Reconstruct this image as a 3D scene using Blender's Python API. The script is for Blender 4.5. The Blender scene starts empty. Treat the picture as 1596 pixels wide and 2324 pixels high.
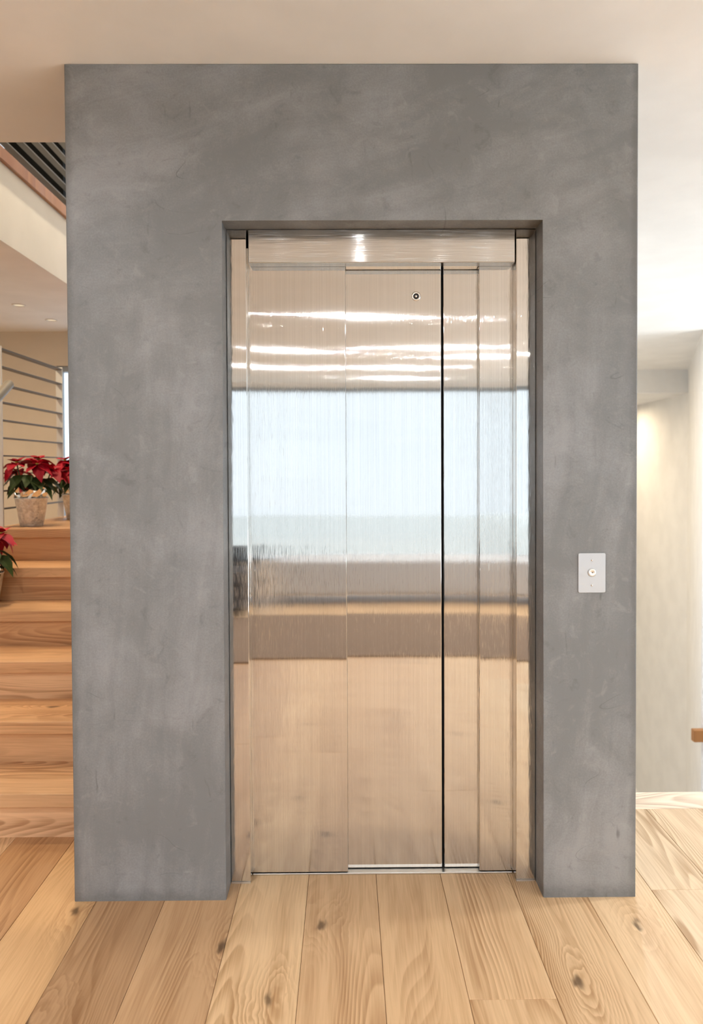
import bpy, bmesh, math, random
from mathutils import Vector, Matrix, Euler, noise as mnoise

random.seed(7)
SC = bpy.context.scene
COL = SC.collection

# ------------------------------------------------------------------ camera
RT = Vector((0.99997, -0.00661, -0.00462)); UP = Vector((0.00476, 0.02116, 0.99976)); FW = Vector((0.00660, 0.99975, -0.02119))
cam_data = bpy.data.cameras.new('camera')
cam = bpy.data.objects.new('camera', cam_data)
COL.objects.link(cam)
BK = (-FW).normalized(); UPn = (UP - BK * UP.dot(BK)).normalized(); RTn = UPn.cross(BK)
cam.matrix_world = Matrix(((RTn.x, UPn.x, BK.x, -0.024), (RTn.y, UPn.y, BK.y, -2.445), (RTn.z, UPn.z, BK.z, 1.4355), (0, 0, 0, 1)))
cam_data.sensor_fit = 'HORIZONTAL'
cam_data.sensor_width = 36.0
cam_data.lens = 1687.0 / 1596.0 * 36.0
cam_data.shift_y = -64.24 / 1596.0
cam_data.clip_start = 0.05
cam_data.dof.use_dof = True
cam_data.dof.focus_distance = 2.5
cam_data.dof.aperture_fstop = 4.5
SC.camera = cam

# ------------------------------------------------------------------ world, daylight
world = bpy.data.worlds.new('overcast_sky')
SC.world = world
world.use_nodes = True
wn, wl_ = world.node_tree.nodes, world.node_tree.links
for n in list(wn): wn.remove(n)
wo = wn.new('ShaderNodeOutputWorld'); wb = wn.new('ShaderNodeBackground')
wt = wn.new('ShaderNodeTexCoord'); ws = wn.new('ShaderNodeSeparateXYZ'); wr = wn.new('ShaderNodeValToRGB')
wl_.new(wt.outputs['Generated'], ws.inputs[0]); wl_.new(ws.outputs['Z'], wr.inputs[0])
wr.color_ramp.elements[0].position = 0.0; wr.color_ramp.elements[0].color = (0.82, 0.89, 0.98, 1)
wr.color_ramp.elements[1].position = 0.6; wr.color_ramp.elements[1].color = (0.74, 0.86, 1.0, 1)
wl_.new(wr.outputs[0], wb.inputs['Color']); wb.inputs['Strength'].default_value = 1.9
wl_.new(wb.outputs[0], wo.inputs[0])

SC.view_settings.view_transform = 'Standard'
SC.view_settings.look = 'None'
SC.view_settings.gamma = 1.0
SC.view_settings.use_curve_mapping = False
SC.view_settings.exposure = 0.03
SC.cycles.use_denoising = True
SC.cycles.max_bounces = 8
SC.cycles.diffuse_bounces = 5
SC.cycles.glossy_bounces = 4
SC.cycles.transparent_max_bounces = 12
SC.cycles.sample_clamp_indirect = 6.0
SC.cycles.caustics_reflective = False
SC.cycles.caustics_refractive = False

LED = (0.96, 0.98, 1.0)
LED_WARM = (1.0, 0.80, 0.54)
LED_STRENGTH = 1330.0

sun_l = bpy.data.lights.new('sun', 'SUN'); sun_l.energy = 40.0; sun_l.angle = math.radians(3.0); sun_l.color = (0.96, 0.98, 1.0)
sun = bpy.data.objects.new('sun', sun_l); COL.objects.link(sun)
sun.rotation_euler = Vector((-0.573, 0.05, -0.819)).to_track_quat('-Z', 'Y').to_euler()   # sun from the right, through the side glazing into the stairwell

def portal(name, loc, rot, sx, sy):
    l = bpy.data.lights.new(name, 'AREA'); l.shape = 'RECTANGLE'; l.size = sx; l.size_y = sy
    l.cycles.is_portal = True
    o = bpy.data.objects.new(name, l); COL.objects.link(o); o.location = loc; o.rotation_euler = rot
    return o
H = math.pi / 2
portal('daylight_portal', (0, -8.75, 1.4), (H, 0, 0), 7.4, 2.5).rotation_euler = (H, 0, 0)
portal('daylight_portal', (4.18, -1.4, 1.35), (H, 0, H), 12.0, 2.5)
portal('daylight_portal', (-1.6, 4.68, 1.5), (-H, 0, 0), 2.2, 1.8)

# ------------------------------------------------------------------ materials
def new_mat(name):
    m = bpy.data.materials.new(name); m.use_nodes = True
    nt = m.node_tree
    for n in list(nt.nodes): nt.nodes.remove(n)
    out = nt.nodes.new('ShaderNodeOutputMaterial')
    b = nt.nodes.new('ShaderNodeBsdfPrincipled')
    nt.links.new(b.outputs[0], out.inputs[0])
    return m, nt, b, out

class G:
    """short hand for node graphs"""
    def __init__(s, nt): s.nt = nt
    def node(s, t, **kw):
        n = s.nt.nodes.new(t)
        for k, v in kw.items(): setattr(n, k, v)
        return n
    def put(s, sock, v):
        if isinstance(v, bpy.types.NodeSocket): s.nt.links.new(v, sock)
        elif v is not None: sock.default_value = v
    def m(s, op, a, b=None, c=None, clamp=False):
        n = s.node('ShaderNodeMath', operation=op); n.use_clamp = clamp
        for i, v in enumerate((a, b, c)):
            if v is not None: s.put(n.inputs[i], v)
        return n.outputs[0]
    def xyz(s, x, y, z):
        n = s.node('ShaderNodeCombineXYZ')
        for i, v in enumerate((x, y, z)): s.put(n.inputs[i], v)
        return n.outputs[0]
    def sep(s, v):
        n = s.node('ShaderNodeSeparateXYZ'); s.put(n.inputs[0], v); return n.outputs
    def noise(s, vec, scale=1.0, detail=2.0, rough=0.5, dist=0.0):
        n = s.node('ShaderNodeTexNoise'); s.put(n.inputs['Vector'], vec)
        n.inputs['Scale'].default_value = scale; n.inputs['Detail'].default_value = detail
        n.inputs['Roughness'].default_value = rough; n.inputs['Distortion'].default_value = dist
        return n.outputs[0]
    def rng(s, v, a, b, c=0.0, d=1.0, smooth=True):
        n = s.node('ShaderNodeMapRange', interpolation_type='SMOOTHSTEP' if smooth else 'LINEAR')
        s.put(n.inputs[0], v)
        for i, x in enumerate((a, b, c, d)): s.put(n.inputs[i + 1], x)
        return n.outputs[0]
    def mix(s, f, a, b, mode='MIX'):
        n = s.node('ShaderNodeMix', data_type='RGBA', blend_type=mode)
        s.put(n.inputs[0], f)
        for sock, v in ((n.inputs[6], a), (n.inputs[7], b)):
            s.put(sock, v if isinstance(v, bpy.types.NodeSocket) else (*v, 1.0))
        return n.outputs[2]
    def bump(s, h, strength, dist=0.002, normal=None):
        n = s.node('ShaderNodeBump'); s.put(n.inputs['Height'], h)
        n.inputs['Strength'].default_value = strength; n.inputs['Distance'].default_value = dist
        if normal is not None: s.put(n.inputs['Normal'], normal)
        return n.outputs[0]

def plain(name, col, rough=0.5, metal=0.0, bump=0.0, bscale=200.0, spec=0.5):
    m, nt, b, _ = new_mat(name); g = G(nt)
    tc = g.node('ShaderNodeTexCoord').outputs['Object']
    n = g.noise(tc, 3.0, 3.0)
    c = g.mix(g.rng(n, 0.3, 0.7, 0.0, 1.0), tuple(x * 0.97 for x in col), tuple(min(1, x * 1.03) for x in col))
    g.put(b.inputs['Base Color'], c)
    b.inputs['Roughness'].default_value = rough; b.inputs['Metallic'].default_value = metal
    b.inputs['Specular IOR Level'].default_value = spec
    if bump: g.put(b.inputs['Normal'], g.bump(g.noise(tc, bscale, 2.0), bump, 0.001))
    return m

def wood_mat(name, light, dark, along='Y', knot=1.0, gloss=0.36):
    m, nt, b, _ = new_mat(name); g = G(nt)
    oi = g.node('ShaderNodeObjectInfo')
    r = oi.outputs['Random']
    x, y, z = g.sep(g.node('ShaderNodeTexCoord').outputs['Object'])
    if along == 'Y': u0, v0, w0 = x, y, z
    else: u0, v0, w0 = g.m('ADD', y, z), x, z
    u = g.m('ADD', u0, g.m('MULTIPLY', r, 57.0)); v = g.m('ADD', v0, g.m('MULTIPLY', r, 131.0))
    # slow waviness of the grain
    wob = g.noise(g.xyz(g.m('MULTIPLY', u, 5.0), g.m('MULTIPLY', v, 1.3), r), 1.0, 2.0)
    u = g.m('ADD', u, g.m('MULTIPLY', g.m('SUBTRACT', wob, 0.5), 0.05))
    # knots
    vo = g.node('ShaderNodeTexVoronoi', voronoi_dimensions='2D', feature='F1')
    vo.inputs['Randomness'].default_value = 1.0; vo.inputs['Scale'].default_value = 1.0
    kn = g.noise(g.xyz(g.m('MULTIPLY', u, 30.0), g.m('MULTIPLY', v, 12.0), 0.0), 1.0, 2.0)
    kd = g.m('MULTIPLY', g.m('SUBTRACT', kn, 0.5), 0.13)
    g.put(vo.inputs['Vector'], g.xyz(g.m('ADD', g.m('MULTIPLY', u, 2.6), kd), g.m('ADD', g.m('MULTIPLY', v, 1.25), kd), 0.0))
    kdist = vo.outputs['Distance']
    kcell = g.sep(vo.outputs['Color'])[0]
    has = g.rng(kcell, 0.66, 0.68, 0.0, 1.0)
    kfall = g.m('MULTIPLY', g.rng(kdist, 0.0, 0.30, 1.0, 0.0), has)
    kcore = g.m('MULTIPLY', g.rng(kdist, 0.010, 0.055, 1.0, 0.0), has)
    # growth rings: contour lines of a long smooth noise, pushed around the knots
    n1 = g.noise(g.xyz(g.m('MULTIPLY', u, 4.2), g.m('MULTIPLY', v, 0.42), g.m('MULTIPLY', r, 9.0)), 1.0, 1.0, 0.4)
    n1 = g.m('ADD', n1, g.m('MULTIPLY', kfall, 0.09))
    ring = g.m('FRACT', g.m('MULTIPLY', n1, 42.0))
    ring = g.m('MULTIPLY', g.rng(ring, 0.0, 0.82, 0.0, 1.0), g.rng(ring, 0.86, 1.0, 1.0, 0.0))
    rm = g.noise(g.xyz(g.m('MULTIPLY', u, 6.0), g.m('MULTIPLY', v, 0.7), 3.0), 1.0, 2.0)
    rmask = g.m('ADD', g.rng(rm, 0.44, 0.72, 0.06, 0.80), g.m('MULTIPLY', kfall, 0.25))
    fine = g.noise(g.xyz(g.m('MULTIPLY', u, 170.0), g.m('MULTIPLY', v, 5.0), 0.0), 1.0, 2.0)
    band = g.noise(g.xyz(g.m('MULTIPLY', u, 14.0), g.m('MULTIPLY', v, 0.6), 1.0), 1.0, 2.0)
    f = g.m('ADD', g.m('MULTIPLY', ring, rmask), g.m('MULTIPLY', g.m('SUBTRACT', fine, 0.5), 0.95))
    f = g.m('ADD', f, g.m('MULTIPLY', g.rng(band, 0.4, 0.75, 0.0, 1.0), 0.46), clamp=True)
    c = g.mix(f, light, dark)
    c = g.mix(g.m('MULTIPLY', g.m('POWER', kcore, 1.3), 0.85 * knot), c, tuple(q * 0.28 for q in dark))
    c = g.mix(1.0, c, oi.outputs['Color'], 'MULTIPLY')
    g.put(b.inputs['Base Color'], c)
    g.put(b.inputs['Roughness'], g.rng(fine, 0.2, 0.8, gloss - 0.05, gloss + 0.10))
    b.inputs['Specular IOR Level'].default_value = 0.4
    g.put(b.inputs['Normal'], g.bump(g.m('ADD', fine, g.m('MULTIPLY', ring, -0.4)), 0.12, 0.001))
    return m

def concrete_mat():
    m, nt, b, _ = new_mat('trowelled_concrete'); g = G(nt)
    P = g.node('ShaderNodeTexCoord').outputs['Object']
    x, y, z = g.sep(P)
    warp = g.node('ShaderNodeTexNoise'); g.put(warp.inputs['Vector'], P); warp.inputs['Scale'].default_value = 2.2; warp.inputs['Detail'].default_value = 2.0
    vm = g.node('ShaderNodeVectorMath', operation='MULTIPLY_ADD')
    g.put(vm.inputs[0], warp.outputs[1]); vm.inputs[1].default_value = (0.12, 0.12, 0.12); g.put(vm.inputs[2], P)
    W = vm.outputs[0]
    wx, wy, wz = g.sep(W)
    big = g.noise(W, 1.7, 3.0, 0.55)
    med = g.noise(W, 5.5, 5.0, 0.62, 0.6)
    # trowel sweeps: noise stretched along two slanted directions and upright
    def sweep(ang, a, bb, seed):
        ca, sa = math.cos(ang), math.sin(ang)
        p = g.m('ADD', g.m('MULTIPLY', wx, ca), g.m('MULTIPLY', wz, sa))
        q = g.m('SUBTRACT', g.m('MULTIPLY', wz, ca), g.m('MULTIPLY', wx, sa))
        return g.noise(g.xyz(g.m('MULTIPLY', p, a), g.m('MULTIPLY', q, bb), seed), 1.0, 4.0, 0.6, 0.4)
    s1 = sweep(0.30, 2.2, 11.0, 1.0)
    s2 = sweep(1.50, 1.6, 15.0, 5.0)
    s3 = sweep(-0.55, 3.0, 19.0, 9.0)
    up = g.rng(z, 1.5, 2.4, 0.0, 1.0)      # sweeping strokes over the door, upright strokes on the piers
    stroke = g.m('ADD', g.m('MULTIPLY', s2, g.m('SUBTRACT', 1.0, up)), g.m('MULTIPLY', s1, up))
    t = g.m('ADD', g.m('MULTIPLY', big, 0.42), g.m('MULTIPLY', med, 0.34))
    t = g.m('ADD', t, g.m('MULTIPLY', stroke, 0.32))
    t = g.m('ADD', t, g.m('MULTIPLY', s3, 0.06))
    grain = g.noise(P, 160.0, 3.0, 0.6)
    t = g.m('ADD', t, g.m('MULTIPLY', g.m('SUBTRACT', grain, 0.5), 0.20))
    f = g.rng(t, 0.47, 0.755, 0.0, 1.0)
    c = g.mix(f, (0.218, 0.226, 0.237), (0.335, 0.346, 0.361))
    warmth = g.noise(W, 1.1, 2.0)
    c = g.mix(g.rng(warmth, 0.4, 0.7, 0.0, 0.30), c, g.mix(1.0, c, (1.06, 1.0, 0.93), 'MULTIPLY'))
    # scuffs
    sc = g.noise(g.xyz(g.m('MULTIPLY', wx, 26.0), g.m('MULTIPLY', wz, 5.0), 2.0), 1.0, 3.0, 0.6)
    c = g.mix(g.rng(sc, 0.66, 0.80, 0.0, 0.60), c, (0.09, 0.088, 0.085))
    lt = g.noise(g.xyz(g.m('MULTIPLY', wx, 9.0), g.m('MULTIPLY', wz, 20.0), 7.0), 1.0, 4.0, 0.65)
    c = g.mix(g.rng(lt, 0.66, 0.78, 0.0, 0.40), c, (0.42, 0.415, 0.41))
    # finer cloudy trowel marks and thin curved scratches
    cl = g.noise(W, 15.0, 6.0, 0.65, 0.8)
    c = g.mix(g.rng(cl, 0.56, 0.72, 0.0, 0.30), c, (0.40, 0.405, 0.41))
    c = g.mix(g.rng(cl, 0.44, 0.28, 0.0, 0.32), c, (0.13, 0.132, 0.136))
    ln = g.noise(g.xyz(g.m('MULTIPLY', wx, 3.0), 4.0, g.m('MULTIPLY', wz, 7.0)), 1.0, 1.0)
    lw = g.rng(g.m('ABSOLUTE', g.m('SUBTRACT', ln, 0.5)), 0.0, 0.0035, 1.0, 0.0)
    lm = g.rng(g.noise(P, 4.3, 2.0), 0.58, 0.68, 0.0, 0.5)
    c = g.mix(g.m('MULTIPLY', lw, lm), c, (0.11, 0.11, 0.112))
    # worn sealed arrises: darker outer edges of the block; also a darker line along the floor
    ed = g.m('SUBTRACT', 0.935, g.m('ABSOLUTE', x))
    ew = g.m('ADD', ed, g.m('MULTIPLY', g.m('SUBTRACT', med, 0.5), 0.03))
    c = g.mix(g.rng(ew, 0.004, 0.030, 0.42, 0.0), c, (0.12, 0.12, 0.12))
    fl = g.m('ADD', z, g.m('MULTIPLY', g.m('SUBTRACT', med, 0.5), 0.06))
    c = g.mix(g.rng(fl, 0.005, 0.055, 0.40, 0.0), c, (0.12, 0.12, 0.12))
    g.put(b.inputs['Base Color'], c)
    g.put(b.inputs['Roughness'], g.rng(t, 0.45, 0.8, 0.50, 0.36))
    b.inputs['Specular IOR Level'].default_value = 0.35
    g.put(b.inputs['Normal'], g.bump(g.m('ADD', stroke, g.m('MULTIPLY', grain, 0.25)), 0.16, 0.004))
    return m

def steel_mat(name, grain='Z', rough=0.13, col=(0.68, 0.665, 0.64), wave=0.0, brush=0.035):
    m, nt, b, _ = new_mat(name); g = G(nt)
    P = g.node('ShaderNodeTexCoord').outputs['Object']
    x, y, z = g.sep(P)
    oi = g.node('ShaderNodeObjectInfo').outputs['Random']
    xs, zs = (420.0, 1.2) if grain == 'Z' else (1.2, 420.0)
    br = g.noise(g.xyz(g.m('MULTIPLY', x, xs), g.m('MULTIPLY', oi, 20.0), g.m('MULTIPLY', z, zs)), 1.0, 2.0)
    c = g.mix(g.rng(br, 0.25, 0.75, 0.0, 1.0), tuple(q * 0.94 for q in col), tuple(min(1, q * 1.05) for q in col))
    g.put(b.inputs['Base Color'], c)
    b.inputs['Metallic'].default_value = 1.0
    b.inputs['Roughness'].default_value = rough
    b.inputs['Anisotropic'].default_value = 1.0
    cr = g.node('ShaderNodeVectorMath', operation='CROSS_PRODUCT')
    g.put(cr.inputs[0], g.node('ShaderNodeNewGeometry').outputs['True Normal'])
    cr.inputs[1].default_value = (0.02, 0.03, 1.0) if grain == 'Z' else (1.0, 0.03, 0.02)
    g.put(b.inputs['Tangent'], cr.outputs[0])
    N = g.node('ShaderNodeNewGeometry').outputs['Normal']
    if wave:
        wv = g.noise(g.xyz(g.m('MULTIPLY', x, 2.0), g.m('MULTIPLY', oi, 31.0), g.m('MULTIPLY', z, 0.8)), 1.0, 1.0)
        N = g.bump(wv, 1.0, wave)
    # fine brushing: each hair-line scratch tips the surface a little across the grain
    xs, zs = (2600.0, 22.0) if grain == 'Z' else (7.0, 2600.0)
    xa, za = (g.m('ADD', x, y), z) if grain == 'Z' else (x, g.m('ADD', z, y))
    hair = g.noise(g.xyz(g.m('MULTIPLY', xa, xs), g.m('MULTIPLY', oi, 77.0), g.m('MULTIPLY', za, zs)), 1.0, 1.0)
    d = g.m('MULTIPLY', g.m('SUBTRACT', hair, 0.5), 2.0)
    tilt = g.m('ADD', g.m('MULTIPLY', d, brush), g.m('MULTIPLY', g.m('POWER', d, 3.0), brush * 26.0))
    va = g.node('ShaderNodeVectorMath', operation='MULTIPLY_ADD')
    g.put(va.inputs[0], cr.outputs[0]); g.put(va.inputs[1], g.xyz(tilt, tilt, tilt)); g.put(va.inputs[2], N)
    vn = g.node('ShaderNodeVectorMath', operation='NORMALIZE'); g.put(vn.inputs[0], va.outputs[0])
    g.put(b.inputs['Normal'], vn.outputs[0])
    return m

def emit_mat(name, col, strength):
    m = bpy.data.materials.new(name); m.use_nodes = True; nt = m.node_tree
    for n in list(nt.nodes): nt.nodes.remove(n)
    o = nt.nodes.new('ShaderNodeOutputMaterial'); e = nt.nodes.new('ShaderNodeEmission')
    e.inputs[0].default_value = (*col, 1); e.inputs[1].default_value = strength
    nt.links.new(e.outputs[0], o.inputs[0]); return m

def glass_mat():
    m, nt, b, out = new_mat('clear_glass'); nt.nodes.remove(b); g = G(nt)
    t = g.node('ShaderNodeBsdfTransparent'); t.inputs[0].default_value = (0.95, 0.97, 0.97, 1)
    s = g.node('ShaderNodeBsdfGlossy'); s.inputs['Roughness'].default_value = 0.02
    mx = g.node('ShaderNodeMixShader'); mx.inputs[0].default_value = 0.06
    nt.links.new(t.outputs[0], mx.inputs[1]); nt.links.new(s.outputs[0], mx.inputs[2]); nt.links.new(mx.outputs[0], out.inputs[0])
    return m

def leaf_mat(name, col, vein):
    m, nt, b, _ = new_mat(name); g = G(nt)
    x, y, z = g.sep(g.node('ShaderNodeTexCoord').outputs['Object'])
    r = g.node('ShaderNodeObjectInfo').outputs['Random']
    ax = g.m('ABSOLUTE', y)
    wv = g.m('SINE', g.m('MULTIPLY', g.m('SUBTRACT', x, g.m('MULTIPLY', ax, 0.8)), 420.0))
    veins = g.m('MAXIMUM', g.rng(ax, 0.0006, 0.0022, 1.0, 0.0), g.rng(wv, 0.90, 1.0, 0.0, 0.5))
    c = g.mix(g.m('MULTIPLY', veins, 0.5), col, vein)
    c = g.mix(1.0, c, g.mix(r, (0.62, 0.62, 0.62), (1.15, 1.15, 1.15)), 'MULTIPLY')
    g.put(b.inputs['Base Color'], c); b.inputs['Roughness'].default_value = 0.5; b.inputs['Specular IOR Level'].default_value = 0.25
    b.inputs['Subsurface Weight'].default_value = 0.0
    return m

M = {}
M['white'] = plain('white_wall_paint', (0.85, 0.845, 0.835), 0.75, bump=0.06, bscale=260.0, spec=0.3)
M['ceil'] = plain('ceiling_paint', (0.87, 0.865, 0.855), 0.85, bump=0.06, bscale=260.0, spec=0.2)
M['cream'] = plain('cream_wall_paint', (0.72, 0.64, 0.52), 0.75, spec=0.3)
M['concrete'] = concrete_mat()
M['floor'] = wood_mat('oak_floor', (0.74, 0.505, 0.295), (0.43, 0.24, 0.11), 'Y')
M['stair'] = wood_mat('oak_stair', (0.74, 0.46, 0.25), (0.42, 0.215, 0.10), 'X', gloss=0.42)
M['rail_wood'] = wood_mat('oak_handrail', (0.40, 0.18, 0.06), (0.27, 0.105, 0.03), 'Y', knot=0.0)
M['steel'] = steel_mat('brushed_steel_upright', 'Z', 0.056, wave=0.0012, brush=0.045)
M['steel_jamb'] = steel_mat('polished_steel_jamb', 'Z', 0.045, (0.70, 0.685, 0.66), brush=0.02)
M['steel_h'] = steel_mat('brushed_steel_across', 'X', 0.10, brush=0.055)
M['satin'] = plain('satin_steel_plate', (0.60, 0.62, 0.65), 0.42, 1.0)
M['chrome'] = plain('polished_metal', (0.80, 0.79, 0.77), 0.10, 1.0)
M['alu'] = plain('aluminium', (0.78, 0.78, 0.77), 0.30, 1.0)
M['black'] = plain('black_void', (0.006, 0.006, 0.006), 0.7)
M['darkpanel'] = plain('dark_painted_panel', (0.004, 0.004, 0.004), 0.8, spec=0.05)
M['rail'] = plain('dark_bronze_railing_paint', (0.105, 0.088, 0.068), 0.45)
M['post'] = plain('window_sheen_post', (0.80, 0.77, 0.72), 0.5, 0.4)  # window reflection on the post faces put into this paler colour
M['tube'] = plain('taupe_metal_tube', (0.22, 0.19, 0.15), 0.42, 0.2)
M['frame'] = plain('grey_window_frame', (0.30, 0.33, 0.36), 0.45, 0.3)
M['glass'] = glass_mat()
M['lamp'] = emit_mat('warm_led_lens', LED, LED_STRENGTH)
M['lamp_soft'] = emit_mat('dim_led_lens_hall', LED_WARM, 0.9)
M['lamp_hall'] = emit_mat('warm_led_lens_out_of_view', LED_WARM, 700.0)
M['lamp_scallop'] = emit_mat('warm_led_lens_soffit', LED_WARM, 1200.0)
M['added_lamp_well'] = emit_mat('added_led_lens_well', LED_WARM, 1500.0)
M['added_lamp_stair'] = emit_mat('added_led_lens_stair', LED_WARM, 2100.0)
M['trim'] = plain('white_lamp_trim', (0.8, 0.78, 0.74), 0.4)
M['bract'] = leaf_mat('poinsettia_red', (0.46, 0.002, 0.020), (0.52, 0.012, 0.035))
M['leaf'] = leaf_mat('poinsettia_green', (0.045, 0.075, 0.018), (0.12, 0.15, 0.05))
M['stem'] = plain('plant_stem', (0.10, 0.13, 0.04), 0.6)
M['bud'] = plain('yellow_bud', (0.55, 0.45, 0.06), 0.5)
M['foil'] = plain('gold_foil', (0.86, 0.82, 0.74), 0.12, 1.0)
M['soil'] = plain('potting_soil', (0.03, 0.02, 0.014), 0.9)
M['sofa'] = plain('charcoal_fabric', (0.035, 0.035, 0.04), 0.9)
M['rug'] = plain('brown_wool', (0.23, 0.155, 0.105), 0.95, bump=0.5, bscale=400)
M['terrace'] = plain('pale_paving', (0.085, 0.09, 0.09), 0.8)
M['terrace_bounce'] = plain('pale_bounce_terrace', (0.40, 0.40, 0.395), 0.8)
def pot_mat():
    m, nt, b, _ = new_mat('hammered_galvanised_metal'); g = G(nt)
    P = g.node('ShaderNodeTexCoord').outputs['Object']
    vo = g.node('ShaderNodeTexVoronoi'); g.put(vo.inputs['Vector'], P); vo.inputs['Scale'].default_value = 75.0
    n = g.noise(P, 40.0, 3.0)
    g.put(b.inputs['Base Color'], g.mix(g.rng(n, 0.35, 0.65), (0.70, 0.68, 0.64), (0.92, 0.90, 0.86)))
    b.inputs['Metallic'].default_value = 0.6; b.inputs['Roughness'].default_value = 0.40
    g.put(b.inputs['Normal'], g.bump(vo.outputs['Distance'], 0.6, 0.006)); return m
M['pot'] = pot_mat()

# ------------------------------------------------------------------ helpers
WL = {}
def link(o, parent=None):
    COL.objects.link(o)
    WL[o.name] = Vector(o.location)
    if parent is not None:
        o.parent = parent
        o.matrix_parent_inverse = Matrix.Translation(-WL[parent.name])
    return o
def tag(o, label=None, cat=None, group=None, kind=None):
    if label: o['label'] = label
    if cat: o['category'] = cat
    if group: o['group'] = group
    if kind: o['kind'] = kind
    return o
def empty(name, loc, label, cat, group=None):
    o = bpy.data.objects.new(name, None); o.location = loc; o.empty_display_size = 0.1
    link(o); return tag(o, label, cat, group)
def mesh_obj(name, verts, faces, mat, parent=None, loc=(0, 0, 0), smooth=False):
    me = bpy.data.meshes.new(name); me.from_pydata([Vector(v) - Vector(loc) for v in verts], [], faces); me.validate()
    bm = bmesh.new(); bm.from_mesh(me); bmesh.ops.recalc_face_normals(bm, faces=bm.faces); bm.to_mesh(me); bm.free()
    if smooth:
        for p in me.polygons: p.use_smooth = True
    me.materials.append(mat)
    o = bpy.data.objects.new(name, me); o.location = loc
    return link(o, parent)
def box_geo(x0, x1, y0, y1, z0, z1, c=0.0):
    v = [(x, y, z) for z in (z0, z1) for y in (y0, y1) for x in (x0, x1)]
    f = [(0, 2, 3, 1), (4, 5, 7, 6), (0, 1, 5, 4), (2, 6, 7, 3), (0, 4, 6, 2), (1, 3, 7, 5)]
    return v, f
def box(name, b, mat, parent=None, bevel=0.0, seg=2):
    v, f = box_geo(*b)
    loc = ((b[0] + b[1]) / 2, (b[2] + b[3]) / 2, (b[4] + b[5]) / 2)
    o = mesh_obj(name, v, f, mat, parent, loc)
    if bevel:
        me = o.data; bm = bmesh.new(); bm.from_mesh(me)
        bmesh.ops.bevel(bm, geom=bm.edges[:], offset=bevel, segments=seg, affect='EDGES', profile=0.5)
        for fc in bm.faces: fc.smooth = False
        bm.to_mesh(me); bm.free()
    return o
def boxes(name, bs, mat, parent=None, loc=(0, 0, 0)):
    V, F = [], []
    for b in bs:
        v, f = box_geo(*b); n = len(V); V += v; F += [tuple(i + n for i in q) for q in f]
    return mesh_obj(name, V, F, mat, parent, loc)
def struct(o, label=None): 
    o['kind'] = 'structure'
    if label: o['label'] = label
    return o
def lathe(name, prof, mat, parent=None, loc=(0, 0, 0), seg=40, axis='Z', jitter=None, smooth=True):
    V, F = [], []
    for i, (r, h) in enumerate(prof):
        for k in range(seg):
            a = 2 * math.pi * k / seg
            rr = r + (jitter(i, k) if jitter else 0)
            p = (rr * math.cos(a), rr * math.sin(a), h)
            if axis == 'Y': p = (p[0], -p[2], p[1])
            V.append(Vector(p) + Vector(loc))
    for i in range(len(prof) - 1):
        for k in range(seg):
            k2 = (k + 1) % seg
            F.append((i * seg + k, i * seg + k2, (i + 1) * seg + k2, (i + 1) * seg + k))
    if prof[0][0] > 1e-6 and prof[0][0] < 0: pass
    return mesh_obj(name, V, F, mat, parent, loc, smooth)
def tube(name, pts, r, mat, parent=None, seg=16, loc=None):
    pts = [Vector(p) for p in pts]; V, F = [], []
    for i, p in enumerate(pts):
        d = (pts[min(i + 1, len(pts) - 1)] - pts[max(i - 1, 0)]).normalized()
        a = d.cross(Vector((0, 0, 1))); a = a.normalized() if a.length > 1e-4 else Vector((1, 0, 0)); b2 = d.cross(a)
        rr = r[i] if isinstance(r, (list, tuple)) else r
        for k in range(seg):
            t = 2 * math.pi * k / seg
            V.append(p + a * (rr * math.cos(t)) + b2 * (rr * math.sin(t)))
    for i in range(len(pts) - 1):
        for k in range(seg):
            k2 = (k + 1) % seg
            F.append((i * seg + k, i * seg + k2, (i + 1) * seg + k2, (i + 1) * seg + k))
    F.append(tuple(range(seg))); F.append(tuple(range(len(V) - seg, len(V))))
    return mesh_obj(name, V, F, mat, parent, loc if loc is not None else pts[0], True)

CZ = 2.75            # ceiling
FT = 3.276           # upper floor

# ------------------------------------------------------------------ the shell
# concrete lift shaft block with the door recess
def shaft():
    xs = [-0.935, -0.431, 0.626, 0.935]; zs = [0.0, 2.248, CZ]
    bm = bmesh.new()
    def col(x0, x1, z0, z1, y0, y1):
        v, f = box_geo(x0, x1, y0, y1, z0, z1)
        vv = [bm.verts.new(p) for p in v]
        for q in f: bm.faces.new([vv[i] for i in q])
    # front ring as one solid
    outline = [(xs[0], 0), (xs[1], 0), (xs[1], zs[1]), (xs[2], zs[1]), (xs[2], 0), (xs[3], 0), (xs[3], CZ), (xs[0], CZ)]
    fv = [bm.verts.new((x, 0, z)) for x, z in outline]
    bv = [bm.verts.new((x, 0.30, z)) for x, z in outline]
    n = len(outline)
    bm.faces.new(fv); bm.faces.new(bv[::-1])
    edges = []
    for i in range(n):
        bm.faces.new((fv[i], bv[i], bv[(i + 1) % n], fv[(i + 1) % n]))
    bm.edges.ensure_lookup_table()
    be = [e for e in bm.edges if all(abs(v.co.y) < 1e-6 for v in e.verts) and not all(v.co.z < 1e-6 for v in e.verts)]
    bmesh.ops.bevel(bm, geom=be, offset=0.004, segments=2, affect='EDGES', profile=0.5)
    col(-0.935, -0.80, 0, CZ, 0.30, 1.80); col(0.80, 0.935, 0, CZ, 0.30, 1.80); col(-0.80, 0.80, 0, CZ, 1.66, 1.80)
    bmesh.ops.recalc_face_normals(bm, faces=bm.faces)
    me = bpy.data.meshes.new('wall_center'); bm.to_mesh(me); bm.free(); me.materials.append(M['concrete'])
    o = bpy.data.objects.new('wall_center', me); link(o)
    return struct(o, 'grey trowelled concrete lift shaft with a recessed doorway')
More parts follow.
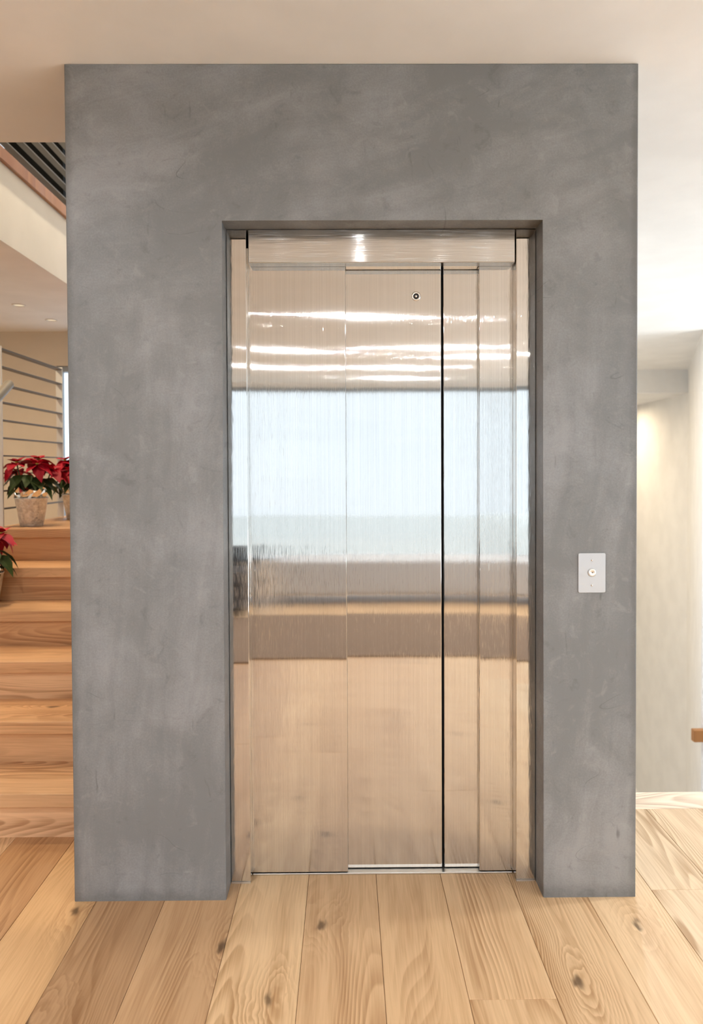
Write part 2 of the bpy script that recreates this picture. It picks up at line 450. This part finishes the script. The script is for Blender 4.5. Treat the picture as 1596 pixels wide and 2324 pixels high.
shaft()

# ceilings
struct(boxes('ceiling', [(-5.2, 4.4, -9.0, 0.58, CZ, 3.2), (-5.2, -2.0, 0.58, 4.85, CZ, 3.2), (-0.90, 6.2, 0.58, 7.66, CZ, 3.2)], M['ceil']),
       'smooth off-white ceiling around the concrete lift shaft')
struct(boxes('ceiling', [(0.8, 5.2, 7.66, 12.2, 2.433, 3.2)], M['ceil']), 'lowered white soffit over the far stairwell')
# upper floor slab edge, upper walls and roof
struct(boxes('floor', [(-5.2, -2.0, 0.58, 4.85, 3.2, FT - 0.001), (-5.2, 1.9, -1.0, 0.58, 3.2, FT - 0.001)], M['white']), 'upper floor slab beside the stair opening')
struct(box('trim_1', (-2.0, -1.975, 0.58, 4.70, 3.2, FT), M['rail_wood'], bevel=0.004), 'brown wooden floor edging under the upper railing')
struct(boxes('wall_upper', [(-5.2, -0.9, 4.70, 4.85, 3.2, 3.70), (-5.2, -3.75, 4.70, 4.85, 3.70, 5.9), (-3.75, -0.9, 4.70, 4.85, 5.6, 5.9),
                            (-5.35, -5.2, -1.0, 4.85, 3.2, 5.9), (-0.9, -0.75, 0.58, 4.85, 3.2, 5.9), (-5.2, 1.9, -1.15, -1.0, 3.2, 5.9), (1.9, 2.05, -1.15, 0.58, 3.2, 5.9), (-0.9, 2.05, 0.58, 0.73, 3.2, 5.9)], M['white']), 'white walls of the upper floor')
struct(boxes('ceiling', [(-5.35, 2.05, -1.15, 0.73, 5.9, 6.1), (-5.35, -0.75, 0.73, 4.85, 5.9, 6.1)], M['ceil']), 'white upper floor ceiling')
# rear wall of the left hall with a glazed opening
struct(boxes('wall_back', [(-5.2, -2.80, 4.70, 4.85, -0.05, CZ), (-2.80, -0.60, 4.70, 4.85, 2.425, CZ), (-0.60, 0.8, 4.70, 4.85, -0.05, CZ), (-2.80, -0.60, 4.70, 4.85, -0.05, 0.4)], M['cream']),
       'cream wall at the end of the left hall')
struct(boxes('wall_left', [(-5.35, -5.2, -9.0, 4.85, -0.05, CZ)], M['white']), 'white wall on the left')
# right side
struct(boxes('wall_right', [(4.2, 4.4, -9.0, -7.5, -0.05, CZ), (4.2, 4.4, -7.5, 4.7, 2.66, CZ), (4.2, 4.4, 0.64, 4.85, -3.85, -0.05)], M['white']), 'white wall on the right with wide glazing')
def angled():
    pts = [(3.411, 4.70), (4.627, 7.66), (4.80, 12.2)]
    off = [(3.58, 4.70), (4.80, 7.66), (5.0, 12.2)]
    V, F = [], []
    for (a, b2) in pts: V += [(a, b2, -3.85), (a, b2, CZ)]
    for (a, b2) in off: V += [(a, b2, -3.85), (a, b2, CZ)]
    for i in (0, 1): F += [(2 * i, 2 * i + 2, 2 * i + 3, 2 * i + 1), (6 + 2 * i, 6 + 2 * i + 1, 6 + 2 * i + 3, 6 + 2 * i + 2)]
    for i in (0, 1): F += [(2 * i, 6 + 2 * i, 8 + 2 * i, 2 * i + 2), (2 * i + 1, 2 * i + 3, 9 + 2 * i, 7 + 2 * i)]
    F += [(0, 1, 7, 6), (4, 10, 11, 5)]
    return mesh_obj('wall_stairwell', V, F, M['white'])
struct(angled(), 'off-white slanting wall of the stairwell down on the right')
for bb, ll in (((3.59, 4.4, 4.70, 4.85, -3.85, CZ), 'white return wall beside the right glazing'), ((0.78, 0.93, 1.80, 12.2, -3.85, CZ), 'white inner wall of the stairwell behind the shaft'),
               ((0.78, 5.0, 12.2, 12.35, -3.85, CZ), 'white end wall of the stairwell'), ((0.95, 4.2, 0.64, 0.79, -3.85, -0.05), 'white wall below the floor edge')):
    struct(boxes('wall_stairwell', [bb], M['white']), ll)
struct(boxes('floor', [(0.78, 5.0, 0.64, 12.3, -3.95, -3.85)], M['white']), 'lower storey floor at the foot of the stairwell')
# window wall behind the viewer
struct(boxes('wall_front', [(-5.2, -3.75, -9.0, -8.8, -0.05, CZ), (-3.75, 3.75, -9.0, -8.8, 2.69, CZ), (3.75, 4.4, -9.0, -8.8, -0.05, CZ)], M['white']), 'white wall with full-width glazing facing the lift')

def window(name, frame_boxes, pane_boxes, label):
    w = boxes(name, frame_boxes, M['frame']); struct(w, label)
    for b in pane_boxes: box('pane', b, M['glass'], w)
    return w
window('window_1', [(-3.75, 3.75, -8.95, -8.85, -0.05, 0.03), (-3.75, 3.75, -8.95, -8.85, 2.63, 2.69), (-3.75, -3.69, -8.95, -8.85, 0.03, 2.63), (3.69, 3.75, -8.95, -8.85, 0.03, 2.63), (2.22, 2.36, -8.95, -8.85, 0.03, 2.63), (-1.95, -1.89, -8.95, -8.85, 0.03, 2.63)],
       [(-3.69, -1.95, -8.905, -8.895, 0.03, 2.63), (-1.89, 2.22, -8.905, -8.895, 0.03, 2.63), (2.36, 3.69, -8.905, -8.895, 0.03, 2.63)], 'wide glazed wall reflected in the lift doors')
gy = [-7.5, -4.45, -1.4, 1.65, 4.7]
window('window_2', [(4.25, 4.35, -7.5, 4.7, -0.05, 0.03), (4.25, 4.35, -7.5, 4.7, 2.60, 2.66)] + [(4.25, 4.35, max(-7.5, y - 0.04), min(4.7, y + 0.04), 0.03, 2.60) for y in gy],
       [(4.295, 4.305, a + 0.04, b - 0.04, 0.03, 2.60) for a, b in zip(gy[:-1], gy[1:])], 'wide glazing on the right side of the room')
window('window_3', [(-2.80, -2.765, 4.73, 4.82, 0.4, 2.425), (-2.765, -0.60, 4.73, 4.82, 2.37, 2.425), (-2.765, -0.60, 4.73, 4.82, 0.4, 0.45), (-0.64, -0.60, 4.73, 4.82, 0.45, 2.37)],
       [(-2.765, -0.64, 4.77, 4.78, 0.45, 2.37)], 'tall grey-framed window behind the landing railing')
w4 = window('window_4', [(-3.75, -3.70, 4.73, 4.82, 3.7, 5.6), (-0.95, -0.90, 4.73, 4.82, 3.7, 5.6), (-3.70, -0.95, 4.73, 4.82, 3.7, 3.75), (-3.70, -0.95, 4.73, 4.82, 5.55, 5.6)],
       [(-3.70, -3.24, 4.77, 4.78, 3.75, 5.55), (-2.69, -0.95, 4.77, 4.78, 3.75, 5.55)], 'upper floor window with a wide black centre panel')
box('panel', (-3.24, -2.69, 4.66, 4.83, 3.28, 5.58), M['darkpanel'], w4, 0.004)

struct(boxes('ceiling', [(4.4, 6.6, -9.0, 0.75, 2.95, 3.10)], M['ceil']), 'unseen roof slab added outside the right glazing to block the sun')  # unseen slab added to keep direct sun off the main floor
# outside terrace
struct(boxes('floor', [(-9, 12, -22.0, -9.0, -0.25, -0.15)], M['terrace']), 'grey paved terrace outside the glazing')
struct(boxes('floor', [(4.4, 16, -9.0, 4.7, -0.25, -0.15)], M['terrace_bounce']), 'unseen terrace outside the right glazing, made pale to bounce light')  # unseen surface kept pale to throw neutral light up to the ceiling

# ------------------------------------------------------------------ floor boards
sub = boxes('floor', [(-5.2, 4.2, -8.8, 0.635, -0.06, -0.021), (-5.2, 0.80, 0.635, 4.7, -0.06, -0.002)], M['floor'])
struct(sub, 'wide oak plank floor'); sub.color = (1, 1, 1, 1)
seams = [-1.087, -0.863, -0.636, -0.397, -0.1635, 0.073, 0.300, 0.538, 0.774, 1.003, 1.225]
while seams[0] > -5.2: seams.insert(0, max(-5.2, seams[0] - 0.233))
while seams[-1] < 4.2: seams.append(min(4.2, seams[-1] + 0.233))
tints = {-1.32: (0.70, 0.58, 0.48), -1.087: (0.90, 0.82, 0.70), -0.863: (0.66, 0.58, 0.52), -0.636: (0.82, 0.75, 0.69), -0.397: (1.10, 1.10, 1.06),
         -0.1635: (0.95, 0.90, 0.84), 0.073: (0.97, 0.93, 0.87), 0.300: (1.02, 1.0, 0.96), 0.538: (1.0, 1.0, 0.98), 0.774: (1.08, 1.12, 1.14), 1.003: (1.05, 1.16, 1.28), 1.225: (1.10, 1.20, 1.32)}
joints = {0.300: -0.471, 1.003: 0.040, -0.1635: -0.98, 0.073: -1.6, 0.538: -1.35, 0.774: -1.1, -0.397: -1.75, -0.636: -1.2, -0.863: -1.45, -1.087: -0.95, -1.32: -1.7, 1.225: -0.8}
rnd = random.Random(3)
PLANK_END = 0.635
for i in range(len(seams) - 1):
    a, b = seams[i], seams[i + 1]
    if b - a < 0.02: continue
    key = min(tints, key=lambda k: abs(k - a))
    near = abs(key - a) < 0.02
    j = joints[key] if near else rnd.uniform(-2.0, 0.2)
    cuts = [j]
    while cuts[-1] > -8.7: cuts.append(cuts[-1] - rnd.uniform(1.9, 2.4))
    cuts[-1] = -8.8
    cuts = [PLANK_END] + cuts
    for n, (y1, y0) in enumerate(zip(cuts[:-1], cuts[1:])):
        if y1 - y0 < 0.02: continue
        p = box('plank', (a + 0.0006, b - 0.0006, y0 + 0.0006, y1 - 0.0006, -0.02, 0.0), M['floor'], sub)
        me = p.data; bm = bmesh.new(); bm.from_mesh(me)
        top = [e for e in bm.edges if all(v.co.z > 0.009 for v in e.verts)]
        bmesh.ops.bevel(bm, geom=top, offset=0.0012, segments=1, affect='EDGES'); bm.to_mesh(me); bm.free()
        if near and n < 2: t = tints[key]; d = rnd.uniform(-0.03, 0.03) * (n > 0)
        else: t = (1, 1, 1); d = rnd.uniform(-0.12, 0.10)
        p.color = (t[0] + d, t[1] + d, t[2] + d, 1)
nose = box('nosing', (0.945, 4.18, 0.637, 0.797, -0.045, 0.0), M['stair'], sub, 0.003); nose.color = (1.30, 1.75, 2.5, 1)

# ------------------------------------------------------------------ lift entrance
lift = empty('elevator_entrance', (0.0975, 0.15, 0.0), 'brushed stainless steel elevator entrance set in the concrete block', 'elevator')
def jamb(x0, x1):
    j = box('jamb', (x0, x1, 0.100, 0.1485, 0.006, 2.246), M['steel_jamb'], lift, 0.0022, 3)
    box('base_strip', (x0 + 0.001, x1 - 0.001, 0.0985, 0.12, 0.0, 0.0058), M['alu'], j)
    return j
jamb(-0.4295, -0.3620); jamb(0.5575, 0.6245)
hd = box('header', (-0.3545, 0.5535, 0.100, 0.1495, 2.135, 2.246), M['steel_h'], lift, 0.0012)
box('header_soffit', (-0.353, 0.552, 0.1015, 0.1490, 2.1338, 2.1349), plain('header_underside_steel', (0.50, 0.47, 0.43), 0.22, 1.0), hd)
box('door_track', (-0.0230, 0.4380, 0.1500, 0.1758, 2.1365, 2.246), M['steel_jamb'], lift)
def door(x0, x1, y0, label=None):
    p = box('door_panel', (x0, x1, y0, y0 + 0.024, 0.009, 2.20), M['steel'], lift, 0.0024, 3)
    if label: p['label'] = label
    return p
door(-0.400, -0.0245, 0.1505, 'left overlapping steel door panel')
dc = door(-0.060, 0.3110, 0.1765, 'middle steel door panel with a keyhole')
door(0.3185, 0.470, 0.1765, 'narrow rear steel door panel')
door(0.4395, 0.600, 0.1505, 'narrow front steel door panel on the right')
box('gap_backing', (-0.425, 0.62, 0.2065, 0.214, 0.001, 2.24), M['black'], lift)
box('sill', (-0.3605, 0.5560, 0.1485, 0.205, 0.0005, 0.0065), M['alu'], lift, 0.001)
KH = (0.2230, 0.1765, 2.037)
def keyhole():
    ring = lathe('keyhole_ring', [(0.0165, 0.0), (0.0160, 0.0022), (0.0140, 0.0034), (0.0105, 0.0034), (0.0092, 0.0015), (0.0090, 0.0002)], M['chrome'], dc, KH, 40, 'Y')
    lathe('key_slot', [(0.0090, 0.0004), (0.0088, 0.0008), (0.0001, 0.0008)], M['black'], dc, KH, 24, 'Y')
    lathe('key_pin', [(0.0045, 0.0008), (0.0042, 0.0026), (0.0001, 0.0028)], M['chrome'], dc, KH, 20, 'Y')
keyhole()

# call plate
cp = empty('call_button_plate', (0.7848, 0.0, 1.0853), 'silver call button plate screwed to the concrete right of the doors', 'button plate')
def rounded_plate(x0, x1, z0, z1, r, y0, y1):
    pts = []
    for cx, cz, a0 in ((x1 - r, z1 - r, 0), (x0 + r, z1 - r, 90), (x0 + r, z0 + r, 180), (x1 - r, z0 + r, 270)):
        for k in range(7):
            a = math.radians(a0 + 15 * k); pts.append((cx + r * math.cos(a), cz + r * math.sin(a)))
    n = len(pts); e = 0.0008
    V = [(x, y1, z) for x, z in pts] + [(x, y0 + e, z) for x, z in pts]
    mx, mz = (x0 + x1) / 2, (z0 + z1) / 2
    V += [(mx + (x - mx) * 0.982, y0, mz + (z - mz) * 0.988) for x, z in pts]
    F = [(i, (i + 1) % n, n + (i + 1) % n, n + i) for i in range(n)] + [(n + i, n + (i + 1) % n, 2 * n + (i + 1) % n, 2 * n + i) for i in range(n)]
    F += [tuple(range(2 * n, 3 * n)), tuple(range(n))]
    return V, F
pv, pf = rounded_plate(0.7395, 0.8300, 1.0195, 1.1510, 0.0055, -0.0032, 0.0)
mesh_obj('plate', pv, pf, M['satin'], cp, (0.7848, 0, 1.0853))
def spun_mat():
    m, nt, b, _ = new_mat('spun_steel_button'); g = G(nt)
    x, y, z = g.sep(g.node('ShaderNodeTexCoord').outputs['Object'])
    rr = g.m('SQRT', g.m('ADD', g.m('MULTIPLY', x, x), g.m('MULTIPLY', z, z)))
    b.inputs['Metallic'].default_value = 1.0; b.inputs['Base Color'].default_value = (0.86, 0.85, 0.83, 1)
    b.inputs['Roughness'].default_value = 0.30; b.inputs['Anisotropic'].default_value = 0.9
    g.put(b.inputs['Tangent'], g.xyz(x, 0.0, z))
    g.put(b.inputs['Normal'], g.bump(g.m('SINE', g.m('MULTIPLY', rr, 4500.0)), 0.10, 0.0005))
    return m
M['spun'] = spun_mat()
BZ = 1.0868
lathe('button_ring', [(0.0148, 0.0032), (0.0146, 0.0046), (0.0132, 0.0050), (0.0130, 0.0034)], M['satin'], cp, (0.7848, 0, BZ), 40, 'Y')
lathe('button', [(0.0128, 0.0032), (0.0128, 0.0058), (0.0118, 0.0064), (0.0016, 0.0056), (0.00155, 0.0046)], M['spun'], cp, (0.7848, 0, BZ), 48, 'Y')
lathe('button_center', [(0.00155, 0.0047), (0.00001, 0.0047)], M['black'], cp, (0.7848, 0, BZ), 12, 'Y')
for sz in (1.1275, 1.0445):
    lathe('screw', [(0.0034, 0.0031), (0.0030, 0.0048), (0.0016, 0.0056), (0.00001, 0.0058)], M['chrome'], cp, (0.7846, 0, sz), 16, 'Y')

# ------------------------------------------------------------------ staircase on the left
st = empty('staircase', (-1.53, 0.43, 0.0), 'oak staircase rising behind the left side of the concrete block', 'stairs')
Y0, TR, RS = 0.4355, 0.2978, 0.18
hts = [0.0] + [RS * k for k in range(1, 6)] + [1.089]
SX0, SX1 = -2.125, -0.940
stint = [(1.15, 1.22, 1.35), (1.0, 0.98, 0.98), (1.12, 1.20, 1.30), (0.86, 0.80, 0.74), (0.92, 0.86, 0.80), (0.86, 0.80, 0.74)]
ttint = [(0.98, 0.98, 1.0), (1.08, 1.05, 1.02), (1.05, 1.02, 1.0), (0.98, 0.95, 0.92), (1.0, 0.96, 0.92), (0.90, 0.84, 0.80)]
for k in range(6):
    yr = Y0 + k * TR; zt = hts[k + 1]
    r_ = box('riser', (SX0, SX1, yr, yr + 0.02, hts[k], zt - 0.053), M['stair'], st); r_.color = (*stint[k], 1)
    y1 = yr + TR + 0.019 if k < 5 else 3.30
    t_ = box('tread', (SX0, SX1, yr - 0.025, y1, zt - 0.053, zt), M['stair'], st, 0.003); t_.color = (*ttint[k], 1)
# side and underside of the flight
sv = [(SX0, Y0 + 0.02, 0), (SX0, 3.30, 0), (SX0, 3.30, 1.03)]
prof = [(Y0 + 0.021, 0.0)]
for k in range(6): prof += [(Y0 + k * TR + 0.021, hts[k + 1] - 0.0535), (Y0 + (k + 1) * TR + 0.0205 if k < 5 else 3.29, hts[k + 1] - 0.0535)]
prof += [(3.29, 0.0)]
V = [(SX0 + 0.004, y, z) for y, z in prof] + [(SX1 - 0.004, y, z) for y, z in prof]; n = len(prof)
F = [tuple(range(n)), tuple(range(n, 2 * n))] + [(i, (i + 1) % n, n + (i + 1) % n, n + i) for i in range(n)]
mesh_obj('stair_body', V, F, M['cream'], st, (SX0, Y0, 0))

# landing railing
RX = -2.100; RW = 0.0225
rl = empty('landing_railing', (RX, 2.07, hts[6]), 'grey metal railing of flat horizontal bars on the stair landing', 'railing')
RY0, RY1 = 2.015, 2.96
for y in (RY0 - 0.008, RY1 - 0.004):
    box('post', (RX - RW, RX + RW, y, y + 0.012, hts[6], 2.172), M['post'], rl, 0.001)
zb = [2.162 - 0.1065 * k for k in range(10)]
for k, z in enumerate(zb):
    box('top_rail' if k == 0 else 'bar', (RX - RW, RX + RW, RY0 + 0.005, RY1 - 0.005, z - (0.012 if k == 0 else 0.008), z), M['rail'], rl, 0.001)
# handrail of the lower flight
hr = empty('stair_handrail', (-2.0, 1.86, 1.93), 'round taupe metal handrail ending at the landing above the poinsettias', 'handrail')
p0 = Vector((-2.0, 1.945, 1.940)); dv = Vector((0, -0.2978, -0.18)).normalized()
pts = [p0 + dv * (-0.004), p0 + dv * 0.004, p0 + dv * 0.012, p0 + dv * 0.8, p0 + dv * 1.6]
tube('rail_tube', pts, [0.018, 0.025, 0.0275, 0.0275, 0.0275], M['tube'], hr, 20)
tube('bracket', [p0 + dv * 0.10 + Vector((0, 0, -0.02)), p0 + dv * 0.10 + Vector((-0.03, 0, -0.05)), Vector((RX + 0.0, 1.88, 1.86))], 0.010, M['rail'], hr, 10)
for sdist in (0.30, 1.12):
    pp = p0 + dv * sdist; kk = min(5, max(0, int((pp.y - Y0 + 0.025) / TR)))
    box('support_post', (-2.012, -1.988, pp.y - 0.012, pp.y + 0.012, hts[kk + 1], pp.z - 0.015), M['rail'], hr)
# upper railing on the floor edge
ur = empty('upper_railing', (-2.02, 2.6, FT), 'dark flat-bar railing on the upper floor edge seen from below', 'railing')
for k in range(9):
    z = 3.338 + 0.098 * k
    box('bar' if k < 8 else 'top_rail', (-2.030, -1.985, 0.60, 4.40, z - 0.010, z), M['rail'], ur, 0.001)
for y in (0.62, 4.40):
    box('post', (-2.030, -1.985, y, y + 0.012, FT, 3.338 + 0.784), M['rail'], ur, 0.001)

# lower stairs on the right with a wooden handrail on the slanting wall
ls = empty('descending_staircase', (1.6, 0.8, -0.18), 'stairs going down beyond the pale floor edge on the right', 'stairs')
for k in range(10):
    t_ = box('tread', (0.94, 1.95, 0.80 + 0.28 * k, 1.10 + 0.28 * k, -0.18 * (k + 1) - 0.04, -0.18 * (k + 1)), M['stair'], ls, 0.003)
wr2 = empty('wall_handrail', (3.42, 4.60, -1.14), 'brown wooden handrail end at the far right edge above the lower stairs', 'handrail')
box('rail', (3.277, 4.9, 4.56, 4.63, -1.195, -1.080), M['rail_wood'], wr2, 0.006)
for x in (3.75, 4.6): tube('bracket', [(x, 4.60, -1.18), (x, 4.63, -1.23), (x, 4.70, -1.24)], 0.010, M['rail'], wr2, 8)

# ------------------------------------------------------------------ ceiling lamps
def downlight(x, y, z, mat, label, group, r=0.042):
    d = empty('recessed_downlight', (x, y, z), label, 'ceiling light', group)
    lathe('trim_ring', [(r + 0.014, 0.0), (r + 0.012, -0.006), (r + 0.002, -0.007), (r, -0.001)], M['trim'], d, (x, y, z), 32)
    mesh_obj('lens', [(x + r * math.cos(k * math.pi / 5), y + r * math.sin(k * math.pi / 5), z - 0.0015) for k in range(10)], [tuple(range(9, -1, -1))], mat, d, (x, y, z))
    return d
LR = 'recessed ceiling lamp mirrored as a bright line in the steel doors'
for (x, y) in [(0.10, -3.67), (0.98, -5.34), (-0.70, -5.55), (1.60, -6.02), (0.62, -6.91), (-1.2, -6.9), (0.72, -8.1), (-1.9, -3.67), (2.2, -3.67), (3.0, -1.64), (-1.3, -1.64), (1.85, 0.15)]:  # the last one is added to brighten the floor at the right
    downlight(x, y, CZ, M['lamp'], LR, 'lamps mirrored in the lift doors')
downlight(-2.636, 3.54, CZ, M['lamp_soft'], 'nearer recessed lamp in the left hall ceiling', 'left hall ceiling lamps', 0.040)
downlight(-2.614, 4.14, CZ, M['lamp_soft'], 'farther recessed lamp in the left hall ceiling, next to the concrete', 'left hall ceiling lamps', 0.040)
for (x, y) in [(-2.66, 2.9), (-2.66, 1.9), (-3.9, 3.0)]:
    downlight(x, y, CZ, M['lamp_hall'], 'recessed lamp of the left hall outside the view', 'left hall lamps outside the view')
for (x, y) in [(-1.45, 1.4), (-1.45, 3.2)]:
    downlight(x, y, 5.9, M['added_lamp_stair'], 'unseen lamp added high over the stair opening', 'added lamps over the stair opening', 0.06)  # unseen lamps added to warm the fascia and stairs
downlight(4.00, 9.4, 2.433, M['lamp_scallop'], 'recessed lamp in the stairwell soffit lighting the far right wall', 'stairwell lamps', 0.045)
for (x, y) in [(2.2, 6.2), (2.2, 7.4)]: downlight(x, y, CZ, M['added_lamp_well'], 'unseen lamp added over the stairwell to light its wall', 'added lamps behind the concrete')  # fill lamps added out of sight to brighten the slanting wall
for (x, y) in [(1.6, 4.6), (1.9, 3.2)]: downlight(x, y, CZ, M['lamp'], 'white unseen lamp added over the stairwell to light the soffit', 'added lamps behind the concrete')  # added out of sight to light the soffit face and walls
downlight(3.2, 9.7, 2.433, M['added_lamp_well'], 'unseen lamp added in the stairwell soffit as fill', 'stairwell lamps', 0.045)  # extra fill for the far stairwell, added out of sight

# ------------------------------------------------------------------ poinsettias
def leaf_geo(L, W, fold, droop, lobes=0.0, n=7):
    V, F = [], []
    for i in range(n + 1):
        t = i / n
        w = W * (math.sin(math.pi * min(1, t ** 0.8)) ** 0.85) * (1 - 0.25 * t)
        if i == n: w = 0.0004
        if i == 0: w = 0.002
        if lobes and i in (2, 4): w *= 1 + lobes
        x = L * t; zc = -droop * L * t * t
        for s in (-1, -0.5, 0.5, 1) if False else (-1, 0, 1):
            V.append((x, s * w, zc + abs(s) * w * fold + (0.10 * w * math.sin(6 * t) * s)))
    for i in range(n):
        for k in range(2):
            a = i * 3 + k; F.append((a, a + 3, a + 4, a + 1))
    return V, F
LEAF_MESH = {}
def leaf_mesh(kind, idx):
    key = (kind, idx)
    if key in LEAF_MESH: return LEAF_MESH[key]
    L, W, fo, dr, lo = [(0.118, 0.036, 0.22, 0.38, 0.10), (0.104, 0.037, 0.15, 0.20, 0.0), (0.066, 0.020, 0.3, 0.05, 0.0), (0.118, 0.036, 0.3, 0.45, 0.15)][idx]
    V, F = leaf_geo(L, W, fo, dr, lo)
    me = bpy.data.meshes.new(kind); me.from_pydata(V, [], F); me.update()
    for p in me.polygons: p.use_smooth = True
    me.materials.append(M['bract' if kind == 'bract' else 'leaf'])
    LEAF_MESH[key] = me; return me
def put_leaf(kind, idx, base, az, el, roll, sc, root):
    o = bpy.data.objects.new(kind, leaf_mesh(kind, idx)); COL.objects.link(o); o.parent = root
    o.location = base
    o.rotation_euler = (Matrix.Rotation(az, 3, 'Z') @ Matrix.Rotation(-el, 3, 'Y') @ Matrix.Rotation(roll, 3, 'X')).to_euler()
    o.scale = (sc, sc, sc); return o
def poinsettia(loc, rot, label, seed, heads):
    rn = random.Random(seed)
    root = bpy.data.objects.new('potted_poinsettia', None); root.location = loc; root.rotation_euler = (0, 0, rot); COL.objects.link(root)
    tag(root, label, 'potted plant', 'red poinsettias on the stairs')
    root.empty_display_size = 0.1
    def part(o): o.parent = root; o.matrix_parent_inverse = Matrix.Identity(4); o.location = (0, 0, 0); return o
    part(lathe('pot', [(0.0001, 0.0), (0.064, 0.0), (0.0665, 0.003), (0.0945, 0.166), (0.0985, 0.170), (0.0985, 0.174), (0.0945, 0.176), (0.091, 0.172), (0.089, 0.15), (0.0001, 0.145)], M['pot'], None, (0, 0, 0), 48))
    part(lathe('soil', [(0.0885, 0.152), (0.05, 0.160), (0.0001, 0.163)], M['soil'], None, (0, 0, 0), 20))
    jr = {}
    def jit(i, k):
        if (i, k) not in jr: jr[(i, k)] = rn.uniform(-1, 1) * (0.0, 0.004, 0.010, 0.016, 0.014)[i]
        return jr[(i, k)]
    fo = lathe('foil_wrap', [(0.083, 0.152), (0.086, 0.170), (0.090, 0.188), (0.096, 0.206), (0.102, 0.226)], M['foil'], None, (0, 0, 0), 30, 'Z', jit, False)
    for v in fo.data.vertices:
        if v.co.z > 0.18: v.co.z += rn.uniform(-0.018, 0.020)
    part(fo)
    for (hx, hy, hz, tilt) in heads:
        base = Vector((hx * 0.25, hy * 0.25, 0.15)); top = Vector((hx, hy, hz))
        mid = (base + top) / 2 + Vector((hx * 0.15, hy * 0.15, 0.02))
        s = tube('stem', [base, mid, top], [0.005, 0.0045, 0.004], M['stem'], None, 7, (0, 0, 0)); part(s)
        a0 = rn.uniform(0, 6.28); nb = 7
        for k in range(nb):
            az = a0 + 2 * math.pi * k / nb + rn.uniform(-0.2, 0.2)
            out = math.cos(az - math.atan2(hy, hx)) if (hx or hy) else 0
            put_leaf('bract', rn.choice((0, 1, 0)), top, az, rn.uniform(-0.45, 0.08) - 0.38 * out * tilt, rn.uniform(-0.3, 0.3), rn.uniform(0.88, 1.12), root)
        for k in range(4):
            put_leaf('bract', 2, top + Vector((0, 0, 0.006)), a0 + 0.5 + k * 1.57 + rn.uniform(-0.3, 0.3), rn.uniform(0.15, 0.6), rn.uniform(-0.3, 0.3), rn.uniform(0.85, 1.1), root)
        fc = lathe('flower_center', [(0.0001, 0.0), (0.009, 0.002), (0.010, 0.006), (0.006, 0.011), (0.0001, 0.012)], M['bud'], None, (0, 0, 0), 10)
        fc.parent = root; fc.location = top
    for k in range(17):
        az = 2 * math.pi * k / 17 + rn.uniform(-0.25, 0.25); rr = rn.uniform(0.05, 0.085)
        put_leaf('leaf', rn.choice((0, 3, 3)), Vector((rr * math.cos(az), rr * math.sin(az), rn.uniform(0.245, 0.315))), az, rn.uniform(-0.85, -0.15), rn.uniform(-0.4, 0.4), rn.uniform(0.9, 1.15), root)
    return root
HA = [(-0.065, -0.05, 0.385, 0.7), (0.060, -0.055, 0.375, 0.8), (0.02, 0.07, 0.405, 0.6), (-0.115, 0.045, 0.335, 1.2), (0.105, 0.05, 0.345, 1.2)]
poinsettia((-1.952, 2.11, hts[6]), 0.0, 'red poinsettia in a hammered metal pot, whole plant in view on the landing', 4, HA)
poinsettia((-1.905, 2.74, hts[6]), 2.1, 'red poinsettia mostly hidden behind the concrete edge on the landing', 11, HA)
poinsettia((-1.935, 1.47, 0.72), 1.1, 'red poinsettia cut by the left edge, standing on a lower step', 23, HA)

# ------------------------------------------------------------------ things seen only as blurs in the steel
rug = box('floor_rug', (-1.3, 1.7, -4.45, -2.80, 0.0, 0.012), M['rug'], None, 0.004); tag(rug, 'brown rug mirrored as a dark band low in the steel doors', 'rug')
s2 = empty('grey_bench', (0.7, -5.3, 0.0), 'long light grey bench mirrored as a pale band across the steel doors', 'bench')
box('seat', (-0.8, 2.4, -5.6, -5.0, 0.10, 0.46), plain('grey_fabric', (0.52, 0.52, 0.53), 0.9), s2, 0.03)
for x in (-0.7, 2.2):
    for y in (-5.5, -5.15): box('leg', (x, x + 0.06, y, y + 0.06, 0.0, 0.10), M['black'], s2)
sf = empty('low_sofa', (-1.9, -4.9, 0.0), 'dark grey low sofa mirrored as a dark patch in the left door jamb', 'sofa')
box('base', (-2.75, -1.0, -5.25, -4.5, 0.06, 0.30), M['sofa'], sf, 0.03)
box('backrest', (-2.75, -1.0, -5.25, -5.02, 0.30, 0.62), M['sofa'], sf, 0.04)
for x in (-2.73, -1.87): box('cushion', (x, x + 0.85, -5.02, -4.48, 0.30, 0.44), M['sofa'], sf, 0.04)
for x in (-2.68, -1.12):
    for y in (-5.18, -4.60): box('leg', (x, x + 0.05, y, y + 0.05, 0.0, 0.06), M['black'], sf)
